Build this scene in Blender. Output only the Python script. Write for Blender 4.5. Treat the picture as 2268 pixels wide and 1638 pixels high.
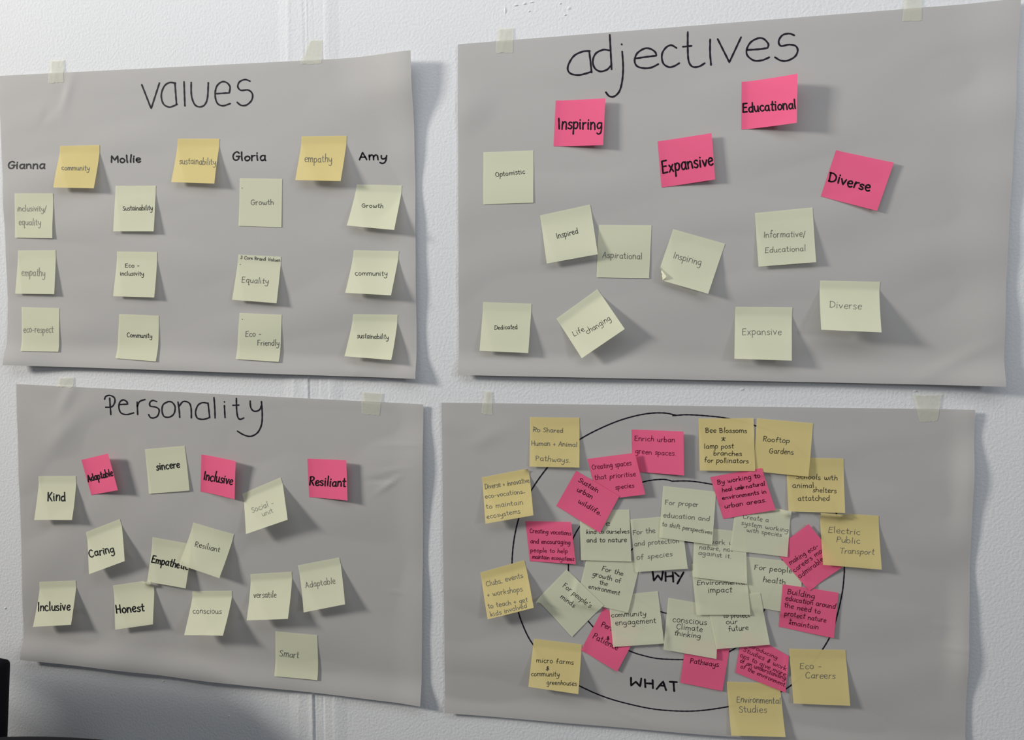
import bpy, math, random
import numpy as np
from mathutils import Matrix, Vector

# ------------------------------------------------------------------ camera, world, lights, exposure
scene = bpy.context.scene
for o in list(bpy.data.objects): bpy.data.objects.remove(o, do_unlink=True)
COL = scene.collection
W0, H0, FPX = 2268.0, 1638.0, 1640.0
CD, CZ = 1.06, 1.50                       # camera distance from the wall, eye height
YAW, PIT = math.radians(10.0), math.radians(3.3)
FWD = np.array([-math.sin(YAW)*math.cos(PIT), math.cos(YAW)*math.cos(PIT), -math.sin(PIT)])
RGT = np.array([math.cos(YAW), math.sin(YAW), 0.0])
UPV = np.cross(RGT, FWD)
cd = bpy.data.cameras.new('camera'); cam = bpy.data.objects.new('camera', cd); COL.objects.link(cam)
cd.sensor_width = 36.0; cd.lens = 36.0*FPX/W0; cd.clip_start = 0.02
M = Matrix.Identity(4)
for r in range(3):
    M[r][0], M[r][1], M[r][2] = RGT[r], UPV[r], -FWD[r]
M[0][3], M[1][3], M[2][3] = 0.0, -CD, CZ
cam.matrix_world = M
scene.camera = cam

scene.view_settings.view_transform = 'Standard'
scene.view_settings.look = 'None'
scene.view_settings.gamma = 1.0
scene.view_settings.use_curve_mapping = False
scene.view_settings.exposure = 0.0

world = bpy.data.worlds.new('world'); scene.world = world; world.use_nodes = True
bg = world.node_tree.nodes['Background']
bg.inputs[0].default_value = (0.90, 0.95, 1.0, 1); bg.inputs[1].default_value = 0.085

def area(name, loc, target, size, sizey, power, col):
    l = bpy.data.lights.new(name, 'AREA'); l.shape = 'RECTANGLE'; l.size = size; l.size_y = sizey
    l.energy = power; l.color = col
    o = bpy.data.objects.new(name, l); COL.objects.link(o); o.location = loc
    o.rotation_euler = (Vector(target)-Vector(loc)).to_track_quat('-Z', 'Y').to_euler()
    return o
area('window_light', (-4.8, -2.05, CZ+1.55), (0.6, -0.85, CZ+3.0), 0.8, 0.8, 270, (1.0, 0.965, 0.89))
area('right_window_light', (2.6, -2.2, CZ+0.55), (0, 0, CZ), 0.5, 0.5, 17, (0.86, 0.93, 1.0))
area('ceiling_panel_light', (-0.15, -0.95, CZ+1.15), (-0.1, 0, CZ+0.75), 2.6, 0.7, 12.0, (0.93, 0.96, 1.0))

# ------------------------------------------------------------------ helpers
def sstep(x): x = np.clip(x, 0, 1); return x*x*(3-2*x)
def ray(px, py, H):
    """the point of the plane y=-H seen at photo pixel px,py (arrays)"""
    px = np.asarray(px, float); py = np.asarray(py, float); H = np.asarray(H, float)
    a = (px-W0/2)/FPX; b = (H0/2-py)/FPX
    dx = RGT[0]*a+UPV[0]*b+FWD[0]; dy = RGT[1]*a+UPV[1]*b+FWD[1]; dz = RGT[2]*a+UPV[2]*b+FWD[2]
    t = (CD-H)/dy
    return dx*t, CZ+dz*t

def mesh_obj(name, verts, faces, mat, parent=None, smooth=True):
    me = bpy.data.meshes.new(name)
    me.from_pydata([tuple(map(float, v)) for v in verts], [], [tuple(int(i) for i in f) for f in faces])
    me.materials.append(mat)
    if smooth: me.polygons.foreach_set('use_smooth', [True]*len(me.polygons))
    me.update()
    o = bpy.data.objects.new(name, me); COL.objects.link(o)
    if parent is not None: o.parent = parent
    return o

def tag(o, label=None, cat=None, group=None, kind=None):
    if label: o['label'] = label
    if cat: o['category'] = cat
    if group: o['group'] = group
    if kind: o['kind'] = kind
    return o

def mat(name, col, rough=0.9, bump=0.0, bscale=400, transl=0.0, transp=0.0, var=0.0, vscale=6.0, spec=0.15, detail=2.0):
    m = bpy.data.materials.new(name); m.use_nodes = True
    nt = m.node_tree; N = nt.nodes; L = nt.links
    p = N['Principled BSDF']; out = N['Material Output']
    p.inputs['Roughness'].default_value = rough
    p.inputs['Specular IOR Level'].default_value = spec
    p.inputs['Base Color'].default_value = (*col, 1)
    tc = N.new('ShaderNodeTexCoord')
    if var > 0:
        nz = N.new('ShaderNodeTexNoise'); nz.inputs['Scale'].default_value = vscale; nz.inputs['Detail'].default_value = 4
        L.new(tc.outputs['Object'], nz.inputs['Vector'])
        mp = N.new('ShaderNodeMapRange'); mp.inputs[1].default_value = .3; mp.inputs[2].default_value = .7
        mp.inputs[3].default_value = 1-var; mp.inputs[4].default_value = 1+var
        L.new(nz.outputs['Fac'], mp.inputs[0])
        vm = N.new('ShaderNodeVectorMath'); vm.operation = 'SCALE'; vm.inputs[0].default_value = col
        L.new(mp.outputs[0], vm.inputs['Scale']); L.new(vm.outputs[0], p.inputs['Base Color'])
    if bump > 0:
        nb = N.new('ShaderNodeTexNoise'); nb.inputs['Scale'].default_value = bscale; nb.inputs['Detail'].default_value = detail
        L.new(tc.outputs['Object'], nb.inputs['Vector'])
        bp = N.new('ShaderNodeBump'); bp.inputs['Strength'].default_value = 1.0; bp.inputs['Distance'].default_value = bump
        L.new(nb.outputs['Fac'], bp.inputs['Height']); L.new(bp.outputs['Normal'], p.inputs['Normal'])
    last = p.outputs[0]
    if transl > 0:
        tr = N.new('ShaderNodeBsdfTranslucent'); tr.inputs[0].default_value = (*col, 1)
        mx = N.new('ShaderNodeMixShader'); mx.inputs[0].default_value = transl
        L.new(last, mx.inputs[1]); L.new(tr.outputs[0], mx.inputs[2]); last = mx.outputs[0]
    if transp > 0:
        tp = N.new('ShaderNodeBsdfTransparent')
        mx = N.new('ShaderNodeMixShader'); mx.inputs[0].default_value = transp
        L.new(last, mx.inputs[1]); L.new(tp.outputs[0], mx.inputs[2]); last = mx.outputs[0]
    L.new(last, out.inputs['Surface'])
    return m

M_WALL = mat('white_wall_paint', (0.795, 0.80, 0.815), 0.75, bump=0.0007, bscale=260, var=0.015, vscale=3, detail=3)
M_POSTER = mat('grey_poster_paper', (0.525, 0.507, 0.492), 0.65, bump=0.00006, bscale=500, transl=0.06, var=0.02, vscale=5, spec=.15)
M_PALE = mat('pale_yellow_note', (0.84, 0.845, 0.63), 0.9, bump=0.00004, bscale=600, transl=0.10, transp=0.13)
M_YEL = mat('canary_yellow_note', (0.87, 0.725, 0.32), 0.9, bump=0.00004, bscale=600, transl=0.10, transp=0.15)
M_PINK = mat('bright_pink_note', (0.96, 0.155, 0.305), 0.9, bump=0.00004, bscale=600, transl=0.10, transp=0.0)
M_TAPE = mat('cream_masking_tape', (0.80, 0.79, 0.66), 0.6, bump=0.0003, bscale=220, transl=0.1, transp=0.50, spec=.3)
INK = {
 'pencil': mat('pencil_line', (0.17, 0.165, 0.15), 0.7),
 'faint': mat('faint_pencil_line', (0.30, 0.295, 0.25), 0.7),
 'pen': mat('black_pen_line', (0.035, 0.033, 0.035), 0.6),
 'marker': mat('black_marker_line', (0.008, 0.007, 0.010), 0.55),
 'title': mat('title_marker_line', (0.014, 0.011, 0.020), 0.55),
 'purple': mat('pen_line_on_pink', (0.13, 0.008, 0.035), 0.6),
 'plum': mat('dark_pen_line_on_pink', (0.045, 0.004, 0.014), 0.6),
}
M_BLACK = mat('black_chair_fabric', (0.008, 0.008, 0.012), 0.9, bump=0.0004, bscale=900)
M_PLASTIC = mat('black_plastic', (0.01, 0.01, 0.014), 0.45, spec=.4)
M_FLOOR = mat('grey_carpet', (0.16, 0.16, 0.17), 0.95, bump=0.002, bscale=300, var=.1, vscale=20)
M_SKIRT = mat('white_skirting_gloss', (0.78, 0.78, 0.77), 0.4, var=.01)

# ------------------------------------------------------------------ the wall, floor and skirting
def box(name, lo, hi, m, parent=None, bevel=0.0):
    x0, y0, z0 = lo; x1, y1, z1 = hi
    v = [(x0,y0,z0),(x1,y0,z0),(x1,y1,z0),(x0,y1,z0),(x0,y0,z1),(x1,y0,z1),(x1,y1,z1),(x0,y1,z1)]
    f = [(0,3,2,1),(4,5,6,7),(0,1,5,4),(1,2,6,5),(2,3,7,6),(3,0,4,7)]
    o = mesh_obj(name, v, f, m, parent, smooth=False)
    if bevel > 0:
        b = o.modifiers.new('bevel', 'BEVEL'); b.width = bevel; b.segments = 3
    return o
tag(box('wall_back', (-2.6, 0, 0), (2.4, 0.12, 2.7), M_WALL), kind='structure')
tag(box('floor', (-2.6, -3.2, -0.05), (2.4, 0.12, 0.0), M_FLOOR), kind='structure')
tag(box('baseboard_back', (-2.6, -0.018, 0.0), (2.4, 0.0, 0.11), M_SKIRT, bevel=.004), kind='structure')

# plastered-over cable chase: raised vertical ridges of paint running up the wall
def chase():
    # (offset across in m, height in mm) profile; x of its centre line in photo pixels by row
    rows = np.linspace(0.12, 2.55, 90); prof_x = np.linspace(-0.050, 0.052, 120)
    cxa, cza = ray(680, 0, 0); cxb, czb = ray(704, 1638, 0)
    rnd = np.random.RandomState(3)
    def ridge(x, c, w, h): return h*np.exp(-((x-c)/w)**2)
    V = []
    for j, z in enumerate(rows):
        t = (z-czb)/(cza-czb); cx = cxb+(cxa-cxb)*t
        low = 1.0-min(max(t, 0), 1)
        wob = 0.0008*math.sin(z*23)+0.0006*math.sin(z*61+1)
        h = 0.0004+0*prof_x
        h += 0.0007
        h += ridge(prof_x, -0.030+wob, 0.0030, 0.30e-3)*(1-.6*low)
        sd = np.where(prof_x > -.007-wob, .0012, .005)
        h += (0.12e-3+0.9e-3*low)*np.exp(-((prof_x+.007+wob)/sd)**2)
        h += ridge(prof_x, -0.001+wob*.5, 0.0009, 0.35e-3*(1-low)**6+.1e-3)
        h -= (0.15e-3+0.75e-3*low)*sstep((prof_x+.007)/.003)*sstep((.013+wob-prof_x)/.004)
        h -= 0.25e-3*sstep((prof_x-.008)/.004)*sstep((.028-prof_x)/.003)
        h += ridge(prof_x, 0.029+wob, 0.0025, 0.12e-3)
        h += (rnd.rand(len(prof_x))-.5)*0.00006
        edge = np.clip(np.minimum(prof_x+0.05, 0.052-prof_x)/0.018, 0, 1)
        h = h*edge-0.0002*(1-edge)
        for i, x in enumerate(prof_x): V.append((cx+x, -h[i], z))
    n = len(prof_x); F = []
    for j in range(len(rows)-1):
        for i in range(n-1):
            a = j*n+i; F.append((a, a+1, a+n+1, a+n))
    return mesh_obj('trim_1', V, F, M_WALL)
tag(chase(), kind='structure')

# small plaster lumps left under the paint
def lumps():
    rnd = random.Random(5); V = []; F = []
    spots = [(1119,23,2.2,9),(1142,12,6,2),(1162,8,5,3),(1178,5,6,2),(1260,18,5,4),(1252,33,3,2),(1172,25,3,2),(2027,866,5,2),
             (12,1346,4,3),(361,1508,4,2),(1241,8,3,2),(670,1400,2,1),(1643,862,5,2),(507,1585,3,2)]
    for (px, py, sx, sy) in spots:
        c = ray(px, py, 0); ex = sx*.0007; ez = sy*.0007
        b = len(V); n = 10
        for k in range(n):
            a = 2*math.pi*k/n; r = .8+.4*rnd.random()
            V.append((c[0]+ex*r*math.cos(a), 0.0002, c[1]+ez*r*math.sin(a)))
        for k in range(n):
            a = 2*math.pi*k/n; r = .4+.2*rnd.random()
            V.append((c[0]+ex*r*math.cos(a), -0.0008, c[1]+ez*r*math.sin(a)))
        V.append((c[0], -0.0010, c[1]))
        for k in range(n):
            k2 = (k+1) % n
            F.append((b+k, b+k2, b+n+k2, b+n+k)); F.append((b+n+k, b+n+k2, b+2*n))
    wall = bpy.data.objects['wall_back']
    tag(mesh_obj('plaster_lump', V, F, M_WALL, wall), kind='stuff')
lumps()

# ------------------------------------------------------------------ paper surfaces

class Sheet:
    """a sheet of paper hanging on the wall: a quad in wall coordinates with a height field H over it"""
    def __init__(s, q, H):
        s.q = np.array(q, float)          # 4x2: TL TR BR BL  (x, z)
        s.H = H                           # (nv, nu)
        s.nv, s.nu = H.shape
    def uv(s, x, z):
        TL, TR, BR, BL = s.q
        x = np.asarray(x, float); z = np.asarray(z, float)
        u = np.full(x.shape, .5); v = np.full(x.shape, .5)
        for _ in range(6):
            px = TL[0]*(1-u)*(1-v)+TR[0]*u*(1-v)+BR[0]*u*v+BL[0]*(1-u)*v
            pz = TL[1]*(1-u)*(1-v)+TR[1]*u*(1-v)+BR[1]*u*v+BL[1]*(1-u)*v
            au = (TR[0]-TL[0])*(1-v)+(BR[0]-BL[0])*v; av = (BL[0]-TL[0])*(1-u)+(BR[0]-TR[0])*u
            bu = (TR[1]-TL[1])*(1-v)+(BR[1]-BL[1])*v; bv = (BL[1]-TL[1])*(1-u)+(BR[1]-TR[1])*u
            det = au*bv-av*bu
            ex, ez = x-px, z-pz
            u = np.clip(u+(bv*ex-av*ez)/det, -3, 4); v = np.clip(v+(au*ez-bu*ex)/det, -3, 4)
        return u, v
    def sample(s, u, v):
        fu = np.clip(u, 0, 1)*(s.nu-1); fv = np.clip(v, 0, 1)*(s.nv-1)
        i = np.minimum(fu.astype(int), s.nu-2); j = np.minimum(fv.astype(int), s.nv-2)
        a = fu-i; b = fv-j; H = s.H
        return (H[j, i]*(1-a)+H[j, i+1]*a)*(1-b)+(H[j+1, i]*(1-a)+H[j+1, i+1]*a)*b
    def height(s, x, z, tol=0.0):
        u, v = s.uv(x, z)
        h = s.sample(u, v)
        ins = (u > -tol) & (u < 1+tol) & (v > -tol) & (v < 1+tol)
        return np.where(ins, h, -1.0)
    def from_px(s, px, py, lift=0.0):
        """photo pixels -> 3D points lying on the sheet"""
        px = np.asarray(px, float); py = np.asarray(py, float)
        H = np.full(px.shape, .005)
        for _ in range(8):
            x, z = ray(px, py, H+lift)
            u, v = s.uv(x, z); H = .5*H+.5*s.sample(u, v)
        H = s.sample(u, v)
        x, z = ray(px, py, H+lift)
        return np.stack([x, -(H+lift), z], -1)

def grid_mesh(name, X, Z, H, m, parent=None, fold=None, thick=0.00012):
    nv, nu = H.shape
    V = np.stack([X, -H, Z], -1).reshape(-1, 3)
    F = [(j*nu+i, (j+1)*nu+i, (j+1)*nu+i+1, j*nu+i+1) for j in range(nv-1) for i in range(nu-1)]
    o = mesh_obj(name, V, F, m, parent)
    return o

def quad_xy(q, u, v):
    TL, TR, BR, BL = q
    return (TL[0]*(1-u)*(1-v)+TR[0]*u*(1-v)+BR[0]*u*v+BL[0]*(1-u)*v,
            TL[1]*(1-u)*(1-v)+TR[1]*u*(1-v)+BR[1]*u*v+BL[1]*(1-u)*v)

POSTERS = {}
def poster(key, corners, heights, curls, seed, label, creases=()):
    """corners: photo pixels TL TR BR BL; heights: lift of those corners off the wall in mm"""
    hs = [h/1000 for h in heights]
    q = [ray(c[0], c[1], h) for c, h in zip(corners, hs)]
    q = [(float(a), float(b)) for a, b in q]
    nu, nv = 170, 120
    u, v = np.meshgrid(np.linspace(0, 1, nu), np.linspace(0, 1, nv))
    X, Z = quad_xy(q, u, v)
    base = 0.0030
    H = np.full(u.shape, base)
    rnd = random.Random(seed)
    # long soft waves, mostly with level crests, as rolled paper hangs
    damp = sstep(v/0.12)
    for k in range(9):
        lam = rnd.uniform(.07, .26); ang = rnd.gauss(math.pi/2, .42); ph = rnd.uniform(0, 6.28)
        a = lam*rnd.uniform(.0075, .0125)
        amp = .6+.4*np.sin(X*rnd.uniform(3, 9)+rnd.uniform(0, 6))
        H = H+damp*a*amp*np.sin(2*math.pi*(X*math.cos(ang)+Z*math.sin(ang))/lam+ph)*.42
    # dents
    for (cx, cy, sx, sy, rot, amp) in creases:
        x0, z0 = ray(cx, cy, base); c, s_ = math.cos(rot), math.sin(rot)
        dx = (X-x0)*c+(Z-z0)*s_; dz = -(X-x0)*s_+(Z-z0)*c
        H = H+amp/1000*np.exp(-(dx/(sx/1000))**2-(dz/(sy/1000))**2)
    # edges: (kind, amount mm, width as fraction)
    for (kind, amt, w) in curls:
        if kind == 'B': H = H+amt/1000*sstep((v-(1-w))/w)**1.5
        if kind == 'R': H = H+amt/1000*sstep((u-(1-w))/w)**1.5
        if kind == 'L': H = H+amt/1000*sstep((w-u)/w)**1.5
        if kind == 'TR': H = H+amt/1000*sstep(1-np.hypot((1-u)*1.5, v)/w)**1.2
        if kind == 'TL': H = H+amt/1000*sstep(1-np.hypot(u*1.5, v)/w)**1.2
        if kind == 'BL': H = H+amt/1000*sstep(1-np.hypot(u*1.5, 1-v)/w)**1.2
        if kind == 'BR': H = H+amt/1000*sstep(1-np.hypot((1-u)*1.5, 1-v)/w)**1.2
        if kind == 'Rw':
            H = H+amt/1000*sstep((u-(1-w))/w)**1.5*(.5+.5*np.sin(v*13.5-1.2))
        if kind == 'Lw':
            H = H+amt/1000*sstep((w-u)/w)**1.5*(.5+.5*np.sin(v*11+.5))
    H = np.maximum(H, 0.0026)
    sh = Sheet(q, H)
    o = grid_mesh('poster', X, Z, H, M_POSTER, thick=0.0002)
    tag(o, label, 'poster', 'large grey paper posters taped to the wall')
    sh.obj = o; POSTERS[key] = sh
    return sh

# ------------------------------------------------------------------ strokes
def smooth_path(P, step=2.0):
    P = np.array(P, float)
    if len(P) == 2:
        n = max(2, int(np.hypot(*(P[1]-P[0]))/step)+1)
        t = np.linspace(0, 1, n)[:, None]; return P[0]*(1-t)+P[1]*t
    out = []
    for i in range(len(P)-1):
        p0 = P[max(i-1, 0)]; p1 = P[i]; p2 = P[i+1]; p3 = P[min(i+2, len(P)-1)]
        d = np.hypot(*(p2-p1))
        if d < 1e-6: continue
        n = max(2, int(d/step)+1)
        t = np.linspace(0, 1, n, endpoint=False)[:, None]
        # tangents limited so corners (doubled points) stay sharp
        m1 = (p2-p0)*.5; m2 = (p3-p1)*.5
        if np.hypot(*(p1-p0)) < 1e-6 and i > 0: m1 = (p2-p1)
        if np.hypot(*(p3-p2)) < 1e-6 and i < len(P)-2: m2 = (p2-p1)
        out.append((2*t**3-3*t**2+1)*p1+(t**3-2*t**2+t)*m1+(-2*t**3+3*t**2)*p2+(t**3-t**2)*m2)
    out.append(P[-1:]); return np.vstack(out)

def ribbons(strokes, width):
    """strokes: lists of photo-pixel points -> (px array, faces)"""
    PV = []; F = []
    for st in strokes:
        S = smooth_path(st, max(1.0, width*.6))
        keep = [0]+[i for i in range(1, len(S)) if np.hypot(*(S[i]-S[i-1])) > 1e-3]
        S = S[keep]
        if len(S) < 2: S = np.vstack([S, S+[0.2, 0.1]])
        T = np.gradient(S, axis=0); T /= np.maximum(np.hypot(T[:, 0], T[:, 1]), 1e-6)[:, None]
        Nn = np.stack([-T[:, 1], T[:, 0]], -1)
        w = width/2*(1+.10*np.sin(np.arange(len(S))*.9+len(PV)))[:, None]
        L = S+Nn*w; R = S-Nn*w
        b = len(PV)
        for i in range(len(S)): PV.append(L[i]); PV.append(R[i])
        for i in range(len(S)-1): F.append((b+2*i, b+2*i+1, b+2*i+3, b+2*i+2))
        for (e, sg) in ((0, -1), (len(S)-1, 1)):       # round ends
            c = len(PV); PV.append(S[e])
            ang = np.linspace(-math.pi/2, math.pi/2, 5)
            idx = []
            for a in ang:
                PV.append(S[e]+sg*T[e]*math.cos(a)*width/2+Nn[e]*math.sin(a)*width/2); idx.append(len(PV)-1)
            for k in range(4): F.append((c, idx[k], idx[k+1]))
    return np.array(PV), F

def write(sheet, strokes, width, ink, name='handwriting', label=None, lift=0.00022):
    if not strokes: return
    if width < 2: width *= .84
    PV, F = ribbons(strokes, width)
    P = sheet.from_px(PV[:, 0], PV[:, 1], lift)
    # keep only faces wholly on the sheet
    u, v = sheet.uv(P[:, 0], P[:, 2])
    ok = (u > .002) & (u < .998) & (v > .002) & (v < .998)
    # face the room
    G = []
    for f in F:
        if not all(ok[i] for i in f): continue
        a, b, c = P[f[0]], P[f[1]], P[f[2]]
        n = np.cross(b-a, c-a)
        G.append(f if n[1] < 0 else f[::-1])
    if not G: return
    used = sorted({i for f in G for i in f}); mp = {k: j for j, k in enumerate(used)}
    o = mesh_obj(name, P[used], [tuple(mp[i] for i in f) for f in G], INK[ink], sheet.obj, smooth=False)
    if label: o['label'] = label
    return o

GL = {
'a': (7, "6,8 4,10 1.5,8.5 .5,4.5 2,.6 4.5,1.2 6,4.5;6,9.8 6,3 6.9,.2"),
'b': (6.5, ".5,18 .5,9 .5,.5;.6,2 3,-.2 5.8,2.5 5.8,7 3.5,9.5 .8,7"),
'c': (6, "5.6,8.5 3.6,10 1.2,8 .5,4.5 2,.8 4,0 6,1.5"),
'd': (7, "6,8 4,10 1.5,8.5 .5,4.5 2,.5 4.5,1 6,4.5;6,18 6,9 6.3,.2"),
'e': (6.2, ".8,5 3,5.2 5.6,6.2 5.2,9 3.3,10 1.2,8.2 .5,4.5 1.8,.8 3.8,-.2 6,1.5"),
'f': (5, "5,16 3.8,18 2.3,16.5 2,10 2,0;0,9.5 4.5,9.5"),
'g': (7, "6,8.5 4,10 1.5,8.5 .5,5 2,1.3 4.5,2 6,5;6,9.8 6.3,0 5.5,-5.5 3,-7.5 .8,-6"),
'h': (6.5, ".5,18 .6,9 .5,0;.6,6 3,9.8 5.3,8.5 5.8,4 6,0"),
'i': (2.4, "1,9.8 1,4 1.3,0;1.2,13.3 1.3,13.9"),
'I1': (2.4, "1,9.8 1,4 1.3,0"),
'j': (3, "2.5,9.8 2.5,-2 1.5,-6.5 -.8,-6.5;2.6,13.3 2.7,13.8"),
'k': (6, ".5,18 .5,0;5,9.5 .7,4.5;2,5.8 5.5,0"),
'l': (2.4, "1,18 1,6 1.4,0"),
'm': (10, ".5,9.8 .7,0;.7,6 2.5,9.8 4.5,8.5 4.9,4 4.9,0;4.9,6 7,9.8 8.8,8.5 9.3,4 9.5,0"),
'n': (6.5, ".5,9.8 .6,0;.6,6 3,9.8 5.3,8.5 5.8,4 6,0"),
'o': (6.6, "3.3,10 1,8 .4,4.5 1.8,.6 4,.2 6,3 6,7 3.8,9.9"),
'p': (6.5, ".5,9.8 .6,0 .5,-7.5;.6,7 3,10 5.5,8.5 5.8,4 4,.5 .8,1.5"),
'q': (7, "6,8.5 4,10 1.5,8.5 .5,4.5 2,.8 4.5,1.2 6,5;6,9.8 6,-7.5 7.5,-6"),
'r': (4.6, ".5,9.8 .6,0;.6,6 2,9 4.5,9.6"),
's': (5.2, "5,8.8 3,10 .9,8.2 1.8,5.8 4.2,4.5 5,2.2 3,0 .4,1.2"),
't': (4.6, "2,15.5 2,5 2.5,.8 4.5,1;0,10.5 4.3,10.5"),
'u': (6.6, ".5,9.8 .6,4 2,.4 4,.6 5.8,4;5.9,9.8 5.9,3 6.6,0"),
'v': (6, ".4,9.8 .4,9.8 3,0 3,0 5.8,9.8"),
'w': (9, ".4,9.8 1,3 2.6,.2 4.3,4 4.5,8;4.5,6 5.2,1.5 7,.2 8.4,4 8.6,9.8"),
'x': (6, ".5,9.5 5.5,0;5.3,9.8 .4,0"),
'y': (6.5, ".5,9.8 .8,5 2.5,2.3 4.5,3.2 5.8,6.5;6,9.8 6,0 5,-5.8 2.5,-7.5 .3,-5.5"),
'z': (6, ".5,9.6 5.5,9.6 5.5,9.6 .5,.2 .5,.2 5.8,.2"),
'A': (8, "0,0 0,0 3.8,16 3.8,16 7.5,0;1.5,5.5 6.3,5.5"),
'B': (7.5, ".8,16 .8,0;-.2,15 3.5,16.3 6,13.5 4.8,10 1,8.8;1,8.8 5.5,8 7,4.5 5,.8 .8,0"),
'C': (8, "7.2,13.5 5,16 2,13.5 .6,8 2,2 5,0 7.8,2.2"),
'D': (8.6, ".8,16 .8,0;0,15.5 4.5,15.5 8,11 7.5,4 4,.2 .3,.2"),
'E': (7.2, ".8,15.8 .6,0;.8,15.6 6.5,16;.7,8.5 5.5,8.8;.6,0 6.6,.5"),
'F': (6.8, ".8,15.8 .8,0;.4,15.6 6.5,16;.7,8.5 5,8.8"),
'G': (9, "7.5,13.5 5,16 2,13.5 .6,8 2,2 5,.2 7.5,2.5 7.6,7;4.8,7.5 9,7.3"),
'H': (8, ".8,16 .8,0;7,16 7,0;.8,8 7,8"),
'I': (2.6, "1.2,16 1.2,0"),
'K': (7.5, ".8,16 .8,0;6.5,16 1,6.5;2.5,8.5 7,0"),
'L': (6.5, ".8,16 .8,.4 .8,.4 6,.4"),
'M': (10, ".8,0 1.2,15 1.2,15 5,5 5,5 9,15 9,15 9.2,0"),
'N': (8, ".8,0 .8,15 .8,15 7,0 7,0 7,15"),
'O': (9, "4.5,16 1.2,12.5 .6,7 2.5,1 5.5,.2 8.2,4 8.2,11 5,15.9"),
'P': (7, ".8,16 .8,0;0,15 3.5,16.3 6.3,13.5 5.5,9.5 .8,7.8"),
'R': (7.5, ".8,16 .8,0;0,15 3.5,16.3 6.3,13.5 5,9.5 .8,8;2.5,8 7,0"),
'S': (7, "6.3,13.8 4,16 1,13.2 2.2,9.6 5.2,7.5 6.3,3.6 4,.2 .4,2"),
'T': (8, "4,16 4,0;0,15.7 8,16"),
'W': (11, ".5,16 3,0 3,0 5.5,10 5.5,10 8.2,0 8.2,0 10.5,16"),
'Y': (8, ".4,16 4,8.5;7.6,16 2.6,0"),
'V': (8, ".4,16 .4,16 4,0 4,0 7.6,16"),
'3': (6, ".8,14 3.5,16 5.3,12.5 2.6,8.8;2.6,8.8 5.8,6.5 4.8,1.5 2.4,0 .3,2"),
'-': (5, ".5,5.5 4.5,5.5"), '+': (5.5, "2.7,9.5 2.7,1.5;.2,5.5 5.2,5.5"),
'/': (4, "3.6,16 .2,-3"), '.': (2, "1,.2 1.3,.5"), ',': (2.4, "1.5,1 .7,-2.5"), "'": (2, "1.2,17 1,13.5"),
'*': (6, "3,10 3,2;.3,8 5.7,8;.8,1 3,6;5,1 3,6"),
'&': (6.5, "5.5,12.5 3,13.5 1.5,11 4.5,8 5.5,4 3,.5 .6,2.5 1.2,5.5 4,7.2;3.3,15.5 3.1,-1.5"),
'|': (3, "1.5,9 1.5,0;.2,3.5 1.5,0;2.8,3.5 1.5,0"),
'_': (4, "0,-.5 4,-.5"), '$': (3, "1.2,9 2,10 1,10 1.2,8.8"),
}
GS = {k: (w, [[tuple(map(float, p.split(','))) for p in s.split()] for s in d.split(';')]) for k, (w, d) in GL.items()}
CROP = {'0': (0,0,1), 'A': (0,100,4.094), 'B': (450,60,3.722), 'C': (0,400,3.64), 'D': (450,400,3.56), 'E': (0,830,3.996),
 'F': (450,830,3.9945), 'G': (0,1200,3.74), 'H': (450,1200,3.74), 'I': (1000,0,3.7233), 'J': (1600,0,3.395),
 'K': (1000,400,3.544), 'L': (1600,430,3.395), 'M': (960,860,4.818), 'N': (1380,860,6.3), 'O': (1660,880,6.3),
 'Q': (1040,1020,6.825), 'R': (1220,1000,6.3), 'S': (1440,1040,6.3), 'U': (1680,1080,4.817), 'V': (1040,1220,4.817),
 'W': (1280,1220,5.85), 'X': (1460,1240,5.461), 'Y': (1600,1380,6.35), 'Z': (1370,1480,13.65)}
def cp(k, x, y): a, b, s = CROP[k]; return (a+x/s, b+y/s)
_jit = random.Random(11)
def text(k, s, x0, y0, x1, y1, xh):
    """handwritten letters fitted on the baseline (x0,y0)-(x1,y1); xh the x-height, all in crop pixels"""
    a = np.array(cp(k, x0, y0)); b = np.array(cp(k, x1, y1)); xh = xh/CROP[k][2]
    sp = 1.7; adv = []; tot = 0
    for ch in s:
        if ch == ' ': w = 6.0
        else: w = GS[ch][0]+sp
        adv.append(w); tot += w
    tot -= sp
    d = (b-a); L = np.hypot(*d); ex = d/L; ey = np.array([ex[1], -ex[0]])
    sx = L/tot; sy = xh/10; out = []; c = 0
    for ch, w in zip(s, adv):
        if ch != ' ':
            dy = _jit.uniform(-.07, .07)*xh; k2 = _jit.uniform(.92, 1.09); sl = _jit.uniform(-.04, .09)
            for st in GS[ch][1]:
                out.append([tuple(a+ex*((c+p[0]+sl*p[1])*sx)+ey*(p[1]*sy*k2+dy)) for p in st])
        c += w
    return out
def trace(k, *strokes):
    return [[cp(k, p[0], p[1]) for p in st] for st in strokes]

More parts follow.
